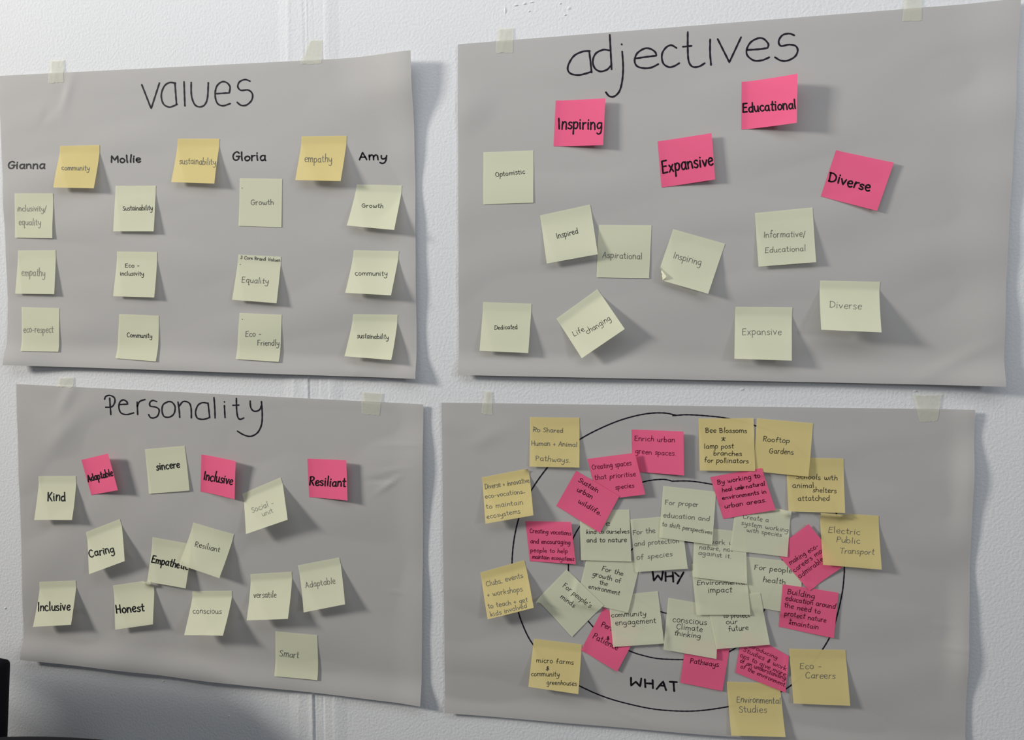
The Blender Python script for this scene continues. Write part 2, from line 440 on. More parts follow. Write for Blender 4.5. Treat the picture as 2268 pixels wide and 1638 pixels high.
# ------------------------------------------------------------------ sticky notes
NOTES = []
LX, LZ = 2.0, 0.75
def note(poster_key, color, corners, curl, label, lines, ink='pencil', width=1.5, fold=None, extra=None):
    """corners: (crop, x,y x4) TL TR BR BL; curl: ('v'|'u', shadow length in px at the two free corners) """
    P = POSTERS[poster_key]
    axis, s1, s2 = curl[:3]
    crn = [cp(c[0], c[1], c[2]) for c in corners]
    def lift(c, sh):
        x0, _ = ray(c[0], c[1], 0); x1, _ = ray(c[0]+sh, c[1], 0)
        return float((x1-x0)/((x0+4.8)/2.05-x0/CD))
    if axis == 'v':            # s1 at BL, s2 at BR
        hc = [0, 0, lift(crn[2], s2), lift(crn[3], s1)]
    else:                      # s1 at TR, s2 at BR
        hc = [0, lift(crn[1], s1), lift(crn[2], s2), 0]
    n = 26
    u, v = np.meshgrid(np.linspace(0, 1, n), np.linspace(0, 1, n))
    st = 0.16
    if axis == 'v':
        prof = np.where(v > st, ((v-st)/(1-st)), 0)**1.12
        own = prof*(hc[3]*(1-u)+hc[2]*u)
    else:
        prof = np.where(u > .1, ((u-.1)/.9), 0)**1.25
        own = prof*(hc[1]*(1-v)+hc[2]*v)
    tot = [0.004+h for h in hc]
    for it in range(4):
        q = [tuple(map(float, ray(c[0], c[1], h))) for c, h in zip(crn, tot)]
        X, Z = quad_xy(q, u, v)
        ph = P.height(X, Z, tol=.05); ph = np.where(ph < 0, 0.003, ph)
        H = ph+0.0005+own
        con = ph+0.00045
        for o in NOTES:
            if o.pk != poster_key: continue
            hh = o.height(X, Z, tol=.07); con = np.maximum(con, np.where(hh > 0, hh+0.0007, 0))
        H = np.maximum(H, con)
        for k in range(10):
            P4 = np.pad(H, 1, mode='edge')
            sm = (P4[:-2, 1:-1]+P4[2:, 1:-1]+P4[1:-1, :-2]+P4[1:-1, 2:]+4*H)/8
            if (con > ph+0.0006).any(): H = np.maximum(sm, con)
        tot = [H[0, 0], H[0, -1], H[-1, -1], H[-1, 0]]
    sh = Sheet(q, H); sh.pk = poster_key
    m = {'pale': M_PALE, 'yellow': M_YEL, 'pink': M_PINK}[color]
    if fold is not None:       # turn one corner over: fold line given by two photo pixels
        A = np.array(ray(*fold[0], tot[3])); B = np.array(ray(*fold[1], tot[3]))
        t = (B-A)/np.linalg.norm(B-A); nn = np.array([-t[1], t[0]])
        cx, cz = X.mean(), Z.mean()
        if (cx-A[0])*nn[0]+(cz-A[1])*nn[1] < 0: nn = -nn
        X, Z, H2 = X.copy(), Z.copy(), H.copy()
        d = (X-A[0])*nn[0]+(Z-A[1])*nn[1]
        sel = d < 0
        X[sel] -= 2*d[sel]*nn[0]*.93; Z[sel] -= 2*d[sel]*nn[1]*.93; H2[sel] += 0.0012+.35*np.abs(d[sel])
        near = (d >= 0)
        obj = grid_mesh('sticky_note', X, Z, H2, m)
    else:
        obj = grid_mesh('sticky_note', X, Z, H, m)
    grp = {'values': 'values', 'adjectives': 'adjectives', 'personality': 'personality', 'why': 'circle diagram'}[poster_key]
    cname = {'pale': 'pale yellow', 'yellow': 'golden yellow', 'pink': 'pink'}[color]
    tag(obj, label, 'sticky note', '%s sticky notes on the %s poster' % (cname, grp))
    sh.obj = obj; NOTES.append(sh)
    strokes = []
    Wp = math.hypot(crn[1][0]-crn[0][0], crn[1][1]-crn[0][1])
    ex = ((crn[1][0]-crn[0][0])/Wp, (crn[1][1]-crn[0][1])/Wp)
    for ln in lines:
        ts = text(*ln)
        A = np.array([p for st_ in ts for p in st_])
        W3 = sh.from_px(A[:, 0], A[:, 1]); uu, _ = sh.uv(W3[:, 0], W3[:, 2])
        t = (A-A.min(0))@np.array(ex); t = (t-t.min())/max(t.max()-t.min(), 1e-6)
        dl = max(0, .025-uu.min())*Wp; dr = max(0, uu.max()-.98)*Wp
        if dl > .14*Wp: dl = 0
        if dr > .14*Wp: dr = 0
        sft = dl*(1-t)-dr*t; k = 0; out = []
        for st_ in ts:
            out.append([(p[0]+ex[0]*sft[k+i], p[1]+ex[1]*sft[k+i]) for i, p in enumerate(st_)]); k += len(st_)
        strokes += out
    if extra: strokes += extra
    write(sh, strokes, width, ink)
    return sh

def tape(corners, label, poster_key):
    P = POSTERS[poster_key]
    n, mrow = 10, 16
    u, v = np.meshgrid(np.linspace(0, 1, n), np.linspace(0, 1, mrow))
    q = [tuple(map(float, ray(c[0], c[1], .0035))) for c in corners]
    X, Z = quad_xy(q, u, v)
    rnd = random.Random(int(corners[0][0]))
    # torn, slightly ragged ends
    for i in range(n):
        Z[0, i] += rnd.uniform(-.0008, .0008); Z[-1, i] += rnd.uniform(-.0008, .0008)
    ph = P.height(X, Z, tol=.0); 
    H = np.where(ph > 0, ph+0.0005, 0.0016)
    con = H.copy()
    for k in range(6):
        P4 = np.pad(H, 1, mode='edge')
        H = np.maximum((P4[:-2, 1:-1]+P4[2:, 1:-1]+P4[1:-1, :-2]+P4[1:-1, 2:]+2*H)/6, con)
    H = H+0.0005*np.exp(-((u-.5+.3*(v-.5))/.08)**2)*rnd.uniform(0, 1)
    H[1:, :] = H[1:, :]
    o = grid_mesh('masking_tape', X, Z, H, M_TAPE, thick=0.0001)
    tag(o, label, 'tape', 'pieces of cream masking tape on the posters')
# ------------------------------------------------------------------ the four posters
poster('values', [(-4,168),(909,111),(923,838),(13,808)], [3,22,8,12],
       [('R',4,.10),('TR',14,.28),('B',7.5,.10),('BL',6,.25)], 4, 'grey paper poster titled "values", upper left of the wall',
       creases=[(118,232,26,6,.9,-1.6),(150,205,30,8,1.2,1.2),(790,825,14,6,-.5,1.0),(690,135,30,8,1.2,-.8)])
poster('adjectives', [(1014,98),(2262,-4),(2222,855),(1014,830)], [3,8,13,10],
       [('B',7,.09),('R',4.5,.12),('BR',5,.30)], 9, 'largest grey paper poster, titled "adjectives", upper right',
       creases=[(1040,250,30,25,.8,1.5),(2110,800,50,8,.5,1.2)])
poster('personality', [(36,850),(938,895),(932,1562),(46,1460)], [3,5,10,11],
       [('B',7.5,.11),('R',2.5,.08),('BL',2,.2)], 21, 'grey paper poster titled "Personality", lower left of the wall',
       creases=[(862,1072,22,2.6,.62,1.7),(842,1062,20,3,.1,-1.2),(870,1040,24,2.5,.2,.9),(625,936,17,2.2,.25,1.4),(640,928,22,3,.3,-.8),
                (790,965,40,8,.9,.8),(890,985,35,3,.05,.6),(150,880,30,10,1.0,1.5),(870,1310,16,2,0,.8),(660,1270,30,6,.8,.6),(140,960,40,14,.8,1.3)])
poster('why', [(978,891),(2163,908),(2140,1676),(985,1578)], [3,10,9,6],
       [('TR',3,.08),('Rw',6,.05),('B',3,.08)], 33, 'grey paper poster with hand-drawn circles and "WHY" and "WHAT", lower right',
       creases=[(1060,980,40,10,.5,.9),(1015,1010,30,8,.6,-.8),(2090,1385,14,2,0,.8),(2115,1434,18,2,0,.7),(1400,1585,22,2,-.3,.8)])

PV_, PA, PP, PW = POSTERS['values'], POSTERS['adjectives'], POSTERS['personality'], POSTERS['why']
write(PV_, trace('A', [(1285,358),(1285,358),(1370,575),(1370,575),(1445,343)],
   [(1590,345),(1540,338),(1490,370),(1462,450),(1480,530),(1530,560),(1575,550),(1605,535)], [(1585,340),(1592,430),(1600,540)],
   [(1668,332),(1676,550)], [(1733,338),(1735,450),(1760,530),(1800,558),(1850,545),(1880,480),(1888,340)])
 + trace('B', [(105,548),(105,548),(215,542),(215,542),(220,490),(190,455),(150,452),(110,490),(98,560),(115,625),(160,648),(222,630)],
   [(385,445),(345,432),(300,450),(285,490),(310,520),(370,518),(405,550),(400,600),(360,640),(315,645),(280,620)]), 3.6, 'title', 'title_lettering')
for ln in [('A','Gianna',68,1118,405,1116,40),('A','Mollie',1005,1062,1275,1060,38),('B','Gloria',238,1100,515,1098,40),('B','Amy',1288,1095,1510,1092,38)]:
    write(PV_, text(*ln), 3.3, 'marker', 'name_lettering')
write(PA, trace('I', [(1140,420),(1080,425),(1010,460),(965,530),(960,580),(990,610),(1050,618),(1110,605),(1155,590)], [(1135,420),(1145,500),(1155,597)],
   [(1300,415),(1250,410),(1190,440),(1165,500),(1180,560),(1225,588),(1280,575),(1310,545)], [(1305,287),(1312,420),(1320,570)],
   [(1403,364),(1404,367)], [(1407,425),(1415,550),(1408,660),(1385,750),(1340,795),(1300,792),(1273,760)],
   [(1525,480),(1525,480),(1610,468),(1690,458),(1690,458),(1680,430),(1640,402),(1590,400),(1530,440),(1510,500),(1530,545),(1590,562),(1650,555),(1705,528)],
   [(1855,395),(1810,372),(1765,395),(1735,450),(1745,520),(1790,552),(1835,545),(1878,520)],
   [(1948,265),(1948,400),(1955,500),(1985,548),(2040,548),(2088,520)], [(1908,385),(1978,378)], [(2133,325),(2132,430),(2140,535)])
 + [[(1589.5,86.5),(1589.5,86.5),(1615.3,137.8),(1615.3,137.8),(1641.2,82.5)]]
 + trace('J', [(190,375),(190,375),(270,370),(340,360),(340,360),(345,330),(310,292),(265,288),(210,320),(182,375),(190,420),(240,455),(300,452),(352,430)],
   [(540,265),(500,252),(450,265),(423,310),(440,345),(500,335),(550,345),(566,380),(545,425),(490,455),(440,455),(395,430)]), 4.0, 'title', 'title_lettering')
write(PP, trace('E', [(970,205),(975,280),(980,350)], [(925,215),(935,190),(970,180),(1010,200),(1015,240),(990,280),(935,285)],
   [(1058,262),(1058,262),(1130,258),(1130,258),(1120,235),(1090,220),(1060,240),(1052,290),(1070,335),(1120,350),(1182,335)],
   [(1213,240),(1218,350)], [(1215,275),(1235,235),(1282,217)],
   [(1385,235),(1350,225),(1325,245),(1330,275),(1380,285),(1408,310),(1395,360),(1360,380),(1330,375),(1315,350)],
   [(1490,235),(1445,260),(1433,310),(1450,365),(1500,372),(1540,340),(1548,280),(1520,240),(1485,235)],
   [(1575,240),(1585,310),(1590,375)], [(1583,280),(1620,235),(1670,245),(1690,290),(1693,380)],
   [(1838,250),(1790,245),(1750,270),(1730,330),(1745,380),(1790,392),(1830,385),(1855,375)], [(1840,248),(1848,310),(1855,378)], [(1893,200),(1900,290),(1903,380)])
 + trace('F', [(187,237),(188,239)], [(187,270),(190,330),(193,377)], [(293,207),(295,300),(305,370),(325,392),(358,380)], [(262,268),(315,266)],
   [(415,230),(420,285),(440,315),(470,320),(500,305),(515,270)], [(515,235),(522,350),(515,440),(480,510),(420,542),(360,530),(303,497)]), 3.3, 'title', 'title_lettering')
write(PW, trace('S', [(35,1420),(35,1420),(50,1545),(50,1545),(107,1470),(107,1470),(157,1540),(157,1540),(178,1420)],
   [(213,1430),(215,1550)], [(215,1490),(320,1480)], [(315,1430),(322,1560)], [(345,1435),(400,1485)], [(465,1430),(380,1585)]), 4.0, 'marker', 'word_lettering')
write(PW, trace('Z', [(375,275),(375,275),(375,510),(375,510),(520,395),(520,395),(650,540),(650,540),(685,300)], [(795,325),(808,560)], [(800,440),(1030,455)], [(1028,345),(1038,590)],
   [(1150,615),(1150,615),(1345,385),(1345,385),(1435,650)], [(1270,510),(1385,520)], [(1550,398),(1760,408)], [(1660,410),(1680,680)]), 4.0, 'marker', 'word_lettering')
write(PW, [[(1497,919),(1470,914),(1430,916),(1380,928),(1330,948),(1285,972),(1245,1002),(1213,1034),(1180,1080),(1155,1130),(1140,1185),(1134,1245),(1138,1300),(1148,1354),(1165,1400),(1185,1433),(1215,1468),(1245,1495),(1283,1518),(1340,1543),(1400,1560),(1460,1571),(1530,1574),(1590,1568),(1650,1556),(1700,1543),(1745,1522),(1785,1485),(1822,1437),(1845,1393),(1862,1330),(1869,1280),(1870,1230),(1864,1180),(1850,1130),(1828,1080),(1800,1030),(1765,990),(1725,962),(1672,942),(1611,926),(1560,920),(1520,918),(1490,920)]], 2.9, 'title', 'outer_circle')
write(PW, [[(1486,1064),(1465,1061),(1424,1067),(1370,1090),(1320,1124),(1283,1167),(1265,1205),(1259,1248),(1262,1290),(1279,1338),(1302,1374),(1340,1412),(1393,1440),(1425,1451),(1460,1458),(1512,1460),(1560,1458),(1620,1440),(1665,1400),(1692,1352),(1707,1314),(1725,1270),(1733,1235),(1728,1190),(1710,1155),(1690,1130),(1650,1100),(1612,1080),(1577,1072),(1530,1065),(1487,1065)]], 2.8, 'title', 'middle_circle')
write(PW, [[(1520,1198),(1480,1190),(1440,1195),(1400,1216),(1385,1244),(1383,1280),(1400,1314),(1425,1335),(1470,1356),(1515,1360),(1560,1352),(1595,1325),(1605,1290),(1600,1250),(1575,1220),(1540,1203),(1517,1199)]], 2.6, 'title', 'inner_circle')

def c4(k, *xy): return [(k, xy[2*i], xy[2*i+1]) for i in range(4)]
P0 = lambda *xy: c4('0', *xy)
V = 'values'
# --- values poster
note(V,'yellow',P0(133,323,220.5,321,207.6,416.8,118,415),('v',32,40),'golden yellow sticky note reading "community", between two of the written names',[('A','community',558,1130,808,1135,28)])
note(V,'yellow',P0(394,307,486,307,474.6,406.3,379,403),('v',32,42),'golden yellow sticky note reading "sustainability", top middle of the values poster',[('A','sustainability',1625,1075,1955,1085,34)])
note(V,'yellow',P0(668,301.8,767.6,300.5,754.4,400.7,654,398.5),('v',44,60),'golden yellow sticky note reading "empathy", rightmost of the three golden ones',[('B','empathy',835,1110,1060,1115,36)])
note(V,'pale',P0(32.4,428,117,428,116,527,33,526),('v',3,8),'pale sticky note reading "inclusivity / equality" near the left edge',[('C','inclusivity/',138,245,370,248,27),('C','equality',150,355,327,360,30)],'faint')
note(V,'pale',P0(40,554.4,123,554,120,651,33.5,650),('v',14,19),'pale sticky note with faint pencil "empathy", middle of the leftmost column',[('C','empathy',172,765,362,770,35)],'faint')
note(V,'pale',P0(48,680,131.6,682,129,778.6,45,777),('v',2,5),'pale sticky note reading "eco-respect", bottom of the leftmost column',[('C','eco-respect',188,1222,428,1225,33)],'faint')
note(V,'pale',P0(256,411.5,345,411,340,512,250.5,512),('v',16,24),'pale sticky note reading "Sustainability" in black pen, top of the second column',[('C','Sustainability',988,240,1228,238,23)],'pen')
note(V,'pale',P0(259,556.6,348,558,341.5,658.5,250.5,655.5),('v',20,26),'pale sticky note reading "Eco-inclusivity", middle of the second column',[('C','Eco -',1008,698,1122,698,20),('C','inclusivity',968,763,1158,765,20)],'pen')
note(V,'pale',P0(264,695,351.6,699,345,800,255.5,793),('v',4,7),'pale sticky note reading "Community" with capital C, bottom of the second column',[('C','Community',1022,1260,1225,1268,22)],'pen')
note(V,'pale',P0(531,394.5,625,396,623,503,528,500),('v',1,2),'flat pale sticky note reading "Growth" with a small pencil dot',[('D','Growth',375,190,555,188,25),('D','$',300,72,312,72,14)],'pencil')
note(V,'pale',P0(528,563.5,622,568.5,612.4,671,514,663.5),('v',26,34),'pale sticky note reading "3 Core Brand Values" and "Equality"',[('D','3 Core Brand Values',292,616,605,638,15),('D','Equality',303,800,512,812,26),('D','$',285,672,297,672,12)],'pencil')
note(V,'pale',P0(530.6,692.7,624,696.6,617,801,521.6,794.7),('v',5,9),'pale sticky note reading "Eco-Friendly", bottom of the third column',[('D','Eco -',332,1228,455,1226,24),('D','Friendly',427,1298,597,1300,25),('D','$',300,1102,312,1102,12)],'pencil')
note(V,'pale',P0(790.4,408.4,890,410.4,873,509,768,499),('v',42,60),'curled pale sticky note reading "growth", top of the rightmost values column',[('D','Growth',1250,210,1418,214,19)],'pen',1.4)
note(V,'pale',P0(783.4,553.7,883.4,556,866,653.7,764.6,648),('v',42,58),'curled pale sticky note reading "community", middle of the rightmost values column',[('D','community',1197,745,1450,748,23)],'pen',1.4)
note(V,'pale',P0(782.3,695.5,880.6,696.6,866.3,797,763,788.5),('v',42,60),'curled pale sticky note reading "sustainability", bottom of the rightmost values column',[('D','sustainability',1213,1238,1460,1250,22)],'pen',1.5)
# --- personality poster
V = 'personality'
note(V,'pale',P0(85,1054,167.7,1053.5,159.4,1151,75.6,1151),('v',38,42),'pale sticky note reading "Kind" in black marker, leftmost of the upper row',[('E','Kind',420,1115,578,1112,46)],'marker',2.9)
note(V,'pink',P0(180,1018,239,1004,261,1085,202,1096),('u',44,42),'narrow tilted pink sticky note reading "Adaptable"',[('E','Adaptable',780,945,1000,890,36)],'marker',2.6)
note(V,'pale',P0(321,994.4,408.7,987,419.7,1085.8,329.6,1093),('v',4,7),'flat pale sticky note reading "Sincere", between two pink ones',[('E','sincere',1385,843,1590,815,38)],'marker',2.4)
note(V,'pink',P0(446,1006,521.8,1020.8,519.6,1105.4,443.7,1088),('u',42,30),'pink sticky note reading "Inclusive" on the personality poster',[('0','Inclusive',450.5,1061.5,514,1073,11.5)],'marker',2.7)
note(V,'pink',P0(680.8,1015.3,766.7,1019,769.7,1107.9,684.8,1100.4),('u',35,33),'pink sticky note reading "Resiliant", rightmost on the personality poster',[('F','Resiliant',938,975,1257,988,46)],'marker',3.0)
note(V,'pale',P0(536.4,1092.9,621.5,1056.6,637,1150.4,544.6,1182.2),('v',62,72),'strongly curled pale sticky note reading "Social-unit" in faint pencil',[('F','Social -',432,1218,625,1150,28),('F','unit',525,1252,620,1215,24)],'faint',1.4)
note(V,'pale',P0(190,1178,265.3,1149,276,1242,197,1271),('v',44,52),'pale sticky note reading "Caring" in black marker',[('G','Caring',738,128,948,80,38)],'marker',2.7)
note(V,'pale',P0(337.8,1189,424,1205,411,1302.4,325.7,1287.4),('v',20,34),'pale sticky note reading "Empathe...", partly covered by its neighbour',[('G','Empathetic',1253,165,1590,238,35)],'marker',2.6)
note(V,'pale',P0(428,1156.6,518,1182.5,486,1280,397,1249.5),('v',40,58),'pale sticky note reading "Resiliant" in thin pen, overlapping another',[('E','Resiliant',1722,1515,1940,1568,28)],'pen',1.3)
note(V,'pale',P0(87,1288,167.5,1285,157.2,1383,72.7,1387.7),('v',50,55),'pale sticky note reading "Inclusive" in black marker, lower left',[('G','Inclusive',305,572,580,562,42)],'marker',2.7)
note(V,'pale',P0(250,1296,333.4,1286.4,339,1381.8,255.3,1393.9),('v',32,40),'pale sticky note reading "Honest" in black marker',[('G','Honest',963,590,1195,572,40)],'marker',2.9)
note(V,'pale',P0(425.7,1308.3,513.6,1307.5,493.6,1407.2,407.8,1405.9),('v',82,88),'strongly curled pale sticky note reading "conscious"',[('G','conscious',1597,590,1833,592,28)],'pen',1.2)
note(V,'pale',P0(554.3,1270.9,645.7,1265.5,637.7,1369.8,546.3,1373.3),('v',62,70),'pale sticky note reading "versatile"',[('H','versatile',417,462,605,458,30)],'pen',1.3)
note(V,'pale',P0(659.4,1251.6,751.3,1234,764.2,1337.7,672.5,1355.6),('v',42,50),'pale sticky note reading "Adaptable", rightmost on the personality poster',[('H','Adaptable',850,382,1095,340,30)],'pencil',1.3)
note(V,'pale',P0(609.9,1397.3,702.7,1405.9,702.7,1505.6,607,1496.8),('v',4,9),'flat dull pale sticky note reading "Smart", lowest on the personality poster',[('H','Smart',630,945,790,962,32)],'pencil',1.4)
# --- adjectives poster
V = 'adjectives'
note(V,'pink',P0(1231,222.4,1341,217.5,1335.7,321,1226,323.6),('u',33,37),'pink sticky note reading "Inspiring" just under the adjectives title',[('I','Inspiring',880,1062,1240,1066,58)],'marker',3.3)
note(V,'pink',P0(1456.6,312.9,1576,294.6,1584,397,1465.4,415),('u',26,28),'pink sticky note reading "Expansive", middle of the adjectives poster',[('I','Expansive',1740,1425,2165,1360,58)],'marker',3.5)
note(V,'pink',P0(1642.7,181,1766.4,163,1765,271.6,1642,286.3),('u',81,79),'topmost pink sticky note, reading "Educational", its right edge lifted',[('J','Educational',153,845,553,818,42)],'marker',3.4)
note(V,'pink',P0(1851.8,332.3,1980,360,1942.6,466.9,1818,434.5),('u',20,18),'tilted pink sticky note reading "Diverse"',[('J','Diverse',795,1358,1105,1440,42)],'marker',3.5)
note(V,'pale',P0(1070.4,337,1181.3,333,1181,448.5,1070.3,452.5),('v',1,3),'flat pale sticky note reading "Optomistic" near the poster\'s left edge',[('I','Optomistic',363,1458,605,1430,23)],'pen',1.4)
note(V,'pale',P0(1326.5,497.6,1443,498.5,1437.4,615.9,1321,613.9),('v',2,4),'flat pale sticky note reading "Aspirational", touching the "Inspired" note',[('K','Aspirational',1185,602,1495,617,28)],'pencil',1.4)
note(V,'pale',P0(1196,477,1307,452.8,1324,562.8,1211,583.4),('v',28,36),'pale sticky note reading "Inspired" in small black pen',[('K','Inspired',828,455,995,412,26)],'pen',1.5)
note(V,'pale',P0(1491,507.2,1606,539.7,1568.6,650.3,1453.5,617),('v',36,48),'pale sticky note reading "Inspiring" with a folded lower left corner',[('K','Inspiring',1738,605,1955,665,32)],'pencil',1.4,fold=((1461.6,592),(1466.5,619.5)))
note(V,'pale',P0(1672,471.8,1799.7,459.2,1807.7,580.2,1680,590.2),('v',20,29),'pale sticky note reading "Informative / Educational"',[('L','Informative/',310,325,622,318,28),('L','Educational',320,440,625,425,25)],'pencil',1.4)
note(V,'pale',P0(1816.5,620.9,1949.6,623.8,1952.6,735.7,1818.9,729.9),('v',95,112),'curled pale sticky note reading "Diverse"',[('L','Diverse',805,850,1045,865,30)],'pencil',1.4)
note(V,'pale',P0(1628.9,679.2,1755.2,680.4,1753.8,798.2,1626.5,794),('v',52,64),'pale sticky note reading "Expansive" in pencil',[('L','Expansive',148,1055,443,1055,30)],'pencil',1.4)
note(V,'pale',P0(1070,668.6,1177.2,672.3,1169.9,781.5,1062,776.4),('v',32,39),'pale sticky note reading "Dedicated"',[('K','Dedicated',337,1167,517,1163,20)],'pen',1.4)
note(V,'pale',P0(1232,705.6,1323,639.8,1383.7,728.2,1288.4,793),('v',60,68),'steeply tilted pale sticky note reading "Life changing"',[('K','Life',962,1222,1045,1176,26),('K','changing',1065,1205,1252,1090,26)],'pen',1.2)
# --- circle diagram poster, in stacking order
V = 'why'
note(V,'yellow',P0(1173.4,923.3,1283.2,924.8,1283.2,1035,1172.7,1032.7),('v',14,22),'golden sticky note reading "Shared Human + Animal Pathways"',[('M','Ro Shared',1062,460,1382,472,28),('M','Human + Animal',1045,605,1532,622,30),('M','Pathways.',1090,765,1455,790,32)],'pencil',1.4, extra=trace('M',[(1065,405),(1100,425)],[(1063,440),(1110,430)]))
note(V,'yellow',P0(1066.9,1056.8,1169.2,1038,1181.5,1140.6,1075.2,1159.3),('v',52,62),'golden sticky note reading "Diverse + innovative eco-vocations to maintain ecosystems"',[('Q','Diverse + innovative',235,428,912,325,46),('Q','eco-vocations',235,570,800,492,42),('Q','to maintain',250,725,805,658,42),('Q','ecosystems',262,878,765,790,42)],'pencil',1.4, extra=trace('Q',[(770,492),(835,482)]))
note(V,'yellow',P0(1063.5,1267.7,1161,1240,1182.2,1345.2,1079.9,1370.9),('v',45,58),'golden sticky note reading "Clubs, events + workshops to teach + get kids involved"',[('V','Clubs, events',180,378,570,280,32),('V','+ workshops',190,490,565,425,32),('V','to teach + get',200,612,620,540,30),('V','kids involved',228,700,612,600,29)],'pencil',1.4)
note(V,'yellow',P0(1182.2,1414,1288.5,1426.6,1280.8,1536.4,1170.2,1520.4),('v',45,55),'golden sticky note reading "micro farms & community greenhouses"',[('V','micro farms',712,1185,1108,1208,30),('V','&',812,1272,850,1272,27),('V','community',655,1330,955,1338,30),('V','greenhouses',822,1420,1140,1435,30)],'pen',1.3)
note(V,'yellow',P0(1747.7,1436,1872.4,1438.6,1883,1562.4,1757.5,1557.2),('v',18,26),'golden sticky note reading "Eco-careers", lower right of the circles',[('Y','Eco -',1088,638,1390,635,52),('Y','Careers',1165,770,1585,778,54)],'pencil',1.4)
note(V,'yellow',P0(1609.4,1509,1727,1512,1740,1631.5,1619.7,1628.5),('v',20,28),'golden sticky note reading "Environmental Studies", lowest of all',[('Y','Environmental',200,1105,820,1130,52),('Y','Studies',232,1250,620,1255,54)],'pencil',1.4)
note(V,'yellow',P0(1741,1012,1868.4,1015,1871.9,1135.6,1746.5,1132),('v',14,24),'golden sticky note reading "Schools with animal shelters attatched"',[('O','Schools with',650,1130,1225,1155,40),('O','animal',600,1262,900,1255,42),('O','shelters',880,1315,1212,1330,38),('O','attatched',675,1438,1115,1438,42)],'pen',1.4)
note(V,'yellow',P0(1676.7,926,1800.8,937,1790.6,1055.4,1668,1043),('v',12,22),'golden sticky note reading "Rooftop Gardens"',[('O','Rooftop',185,610,555,635,42),('O','Gardens',272,775,610,795,45)],'pen',1.4)
note(V,'pink',P0(1163.8,1153.6,1264.9,1155.5,1275.2,1248.9,1173.6,1242.4),('u',16,18),'pink sticky note reading "Creating vocations and encouraging people", leftmost pink one in the circles',[('Q','Creating vocations',908,1085,1530,1125,40),('Q','and encouraging',918,1245,1520,1262,40),('Q','people to help',920,1378,1480,1393,36),('Q','maintain ecosystems',945,1475,1575,1512,36)],'purple',1.4)
note(V,'pink',P0(1399,950.8,1513.8,955.2,1515,1052.5,1401,1044),('u',26,26),'pink sticky note reading "Enrich urban green spaces."',[('N','Enrich urban',160,725,718,750,42),('N','green spaces.',170,905,735,938,42)],'purple',1.4)
note(V,'pink',P0(1301,1015.9,1406,1002.4,1429.2,1094.4,1324,1108),('u',24,24),'pink sticky note reading "Creating spaces that prioritise species"',[('R','Creating spaces',572,250,1120,185,42),('R','that prioritise',610,390,1185,340,38),('R','species',900,527,1160,495,38)],'purple',1.4)
note(V,'pink',P0(1337.3,1344.4,1417,1392,1366.8,1487,1286.8,1439.3),('u',8,10),'tilted pink sticky note reading "Pers... & Patience", partly covered',[('W','Persistence',295,975,700,1130,42),('W','&',368,1148,408,1150,34),('W','Patience',185,1125,505,1285,45)],'plum',1.5)
note(V,'pink',P0(1520,1412,1617,1428,1600,1529.9,1506.7,1511),('v',6,8),'pink sticky note reading "Pathways", beside the word WHAT',[('X','Pathways',370,1245,715,1290,38)],'plum',1.5)
note(V,'pink',P0(1645,1394,1747.2,1452.4,1739.8,1533.5,1628.8,1488.7),('v',5,7),'slanted pink sticky note with dense small writing "of the environment"',[('Y','Introducing',330,312,765,505,30),('Y','Studies & work',285,385,890,665,36),('Y','ops to give more',245,465,880,745,36),('Y','of an understanding',240,545,912,815,34),('Y','of the environment.',250,622,890,895,34)],'purple',1.3)
note(V,'pale',P0(1652,1232,1780,1246,1768,1360,1650,1340),('v',3,4),'flat grey-green sticky note reading "For people\'s health"',[('0',"For people's",1670.6,1260.5,1766,1269.5,6.5),('U','health',45,1003,285,1028,32)],'pen',1.3)
note(V,'pink',P0(1733.6,1293.2,1857,1312,1847,1412.8,1724.6,1387.2),('u',8,10),'pink sticky note reading "Building education around the need to protect nature"',[('U','Building',305,1130,595,1180,35),('U','education around',285,1195,820,1292,32),('U','the need to',272,1270,655,1345,32),('U','protect nature',275,1358,718,1435,32),('U','|',330,1415,355,1418,26),('U','*maintain',318,1455,635,1510,30)],'plum',1.4)
note(V,'pink',P0(1714.3,1217.6,1791,1160,1868,1254,1792.7,1308),('u',10,10),'diagonal pink sticky note reading "making eco-careers more admirable"',[('U','making eco-',340,822,640,632,30),('U','careers more',382,902,735,648,32),('U','admirable',440,968,695,775,32)],'plum',1.3)
note(V,'yellow',P0(1818,1135.6,1946,1141.7,1953,1261,1822.8,1250.2),('v',26,38),'golden sticky note reading "Electric Public Transport", rightmost on its poster',[('U','Electric',742,475,1080,500,36),('U','Public',828,578,1080,595,36),('U','Transport',865,695,1232,712,36)],'pencil',1.4)
note(V,'pale',P0(1347,1320,1457,1308.5,1471,1424.3,1357.8,1432),('v',14,18),'pale sticky note reading "community engagement"',[('W','community',430,855,880,835,38),('W','engagement',485,960,1010,930,42)],'pen',1.3)
note(V,'pale',P0(1480,1323.3,1592,1343,1586.7,1458.8,1469,1438),('v',14,16),'pale sticky note reading "conscious climate thinking"',[('X','conscious',160,745,572,785,42),('X','Climate',205,828,522,866,40),('X','thinking',180,907,497,945,36)],'pen',1.3)
note(V,'pale',P0(1563,1322,1683,1312,1705.4,1427.1,1586.4,1437.2),('v',14,16),'pale sticky note reading "to protect our future"',[('X','to protect',775,695,1095,690,36),('X','our',808,775,945,768,36),('X','future',840,860,1080,842,38)],'pen',1.3)
note(V,'pale',P0(1531,1248,1650,1246,1662.3,1361.2,1542.4,1361.2),('v',12,14),'pale sticky note reading "environmental impact", partly covered from above',[('X','Environmental',455,298,1060,292,34),('X','impact',592,392,878,388,40)],'pen',1.4)
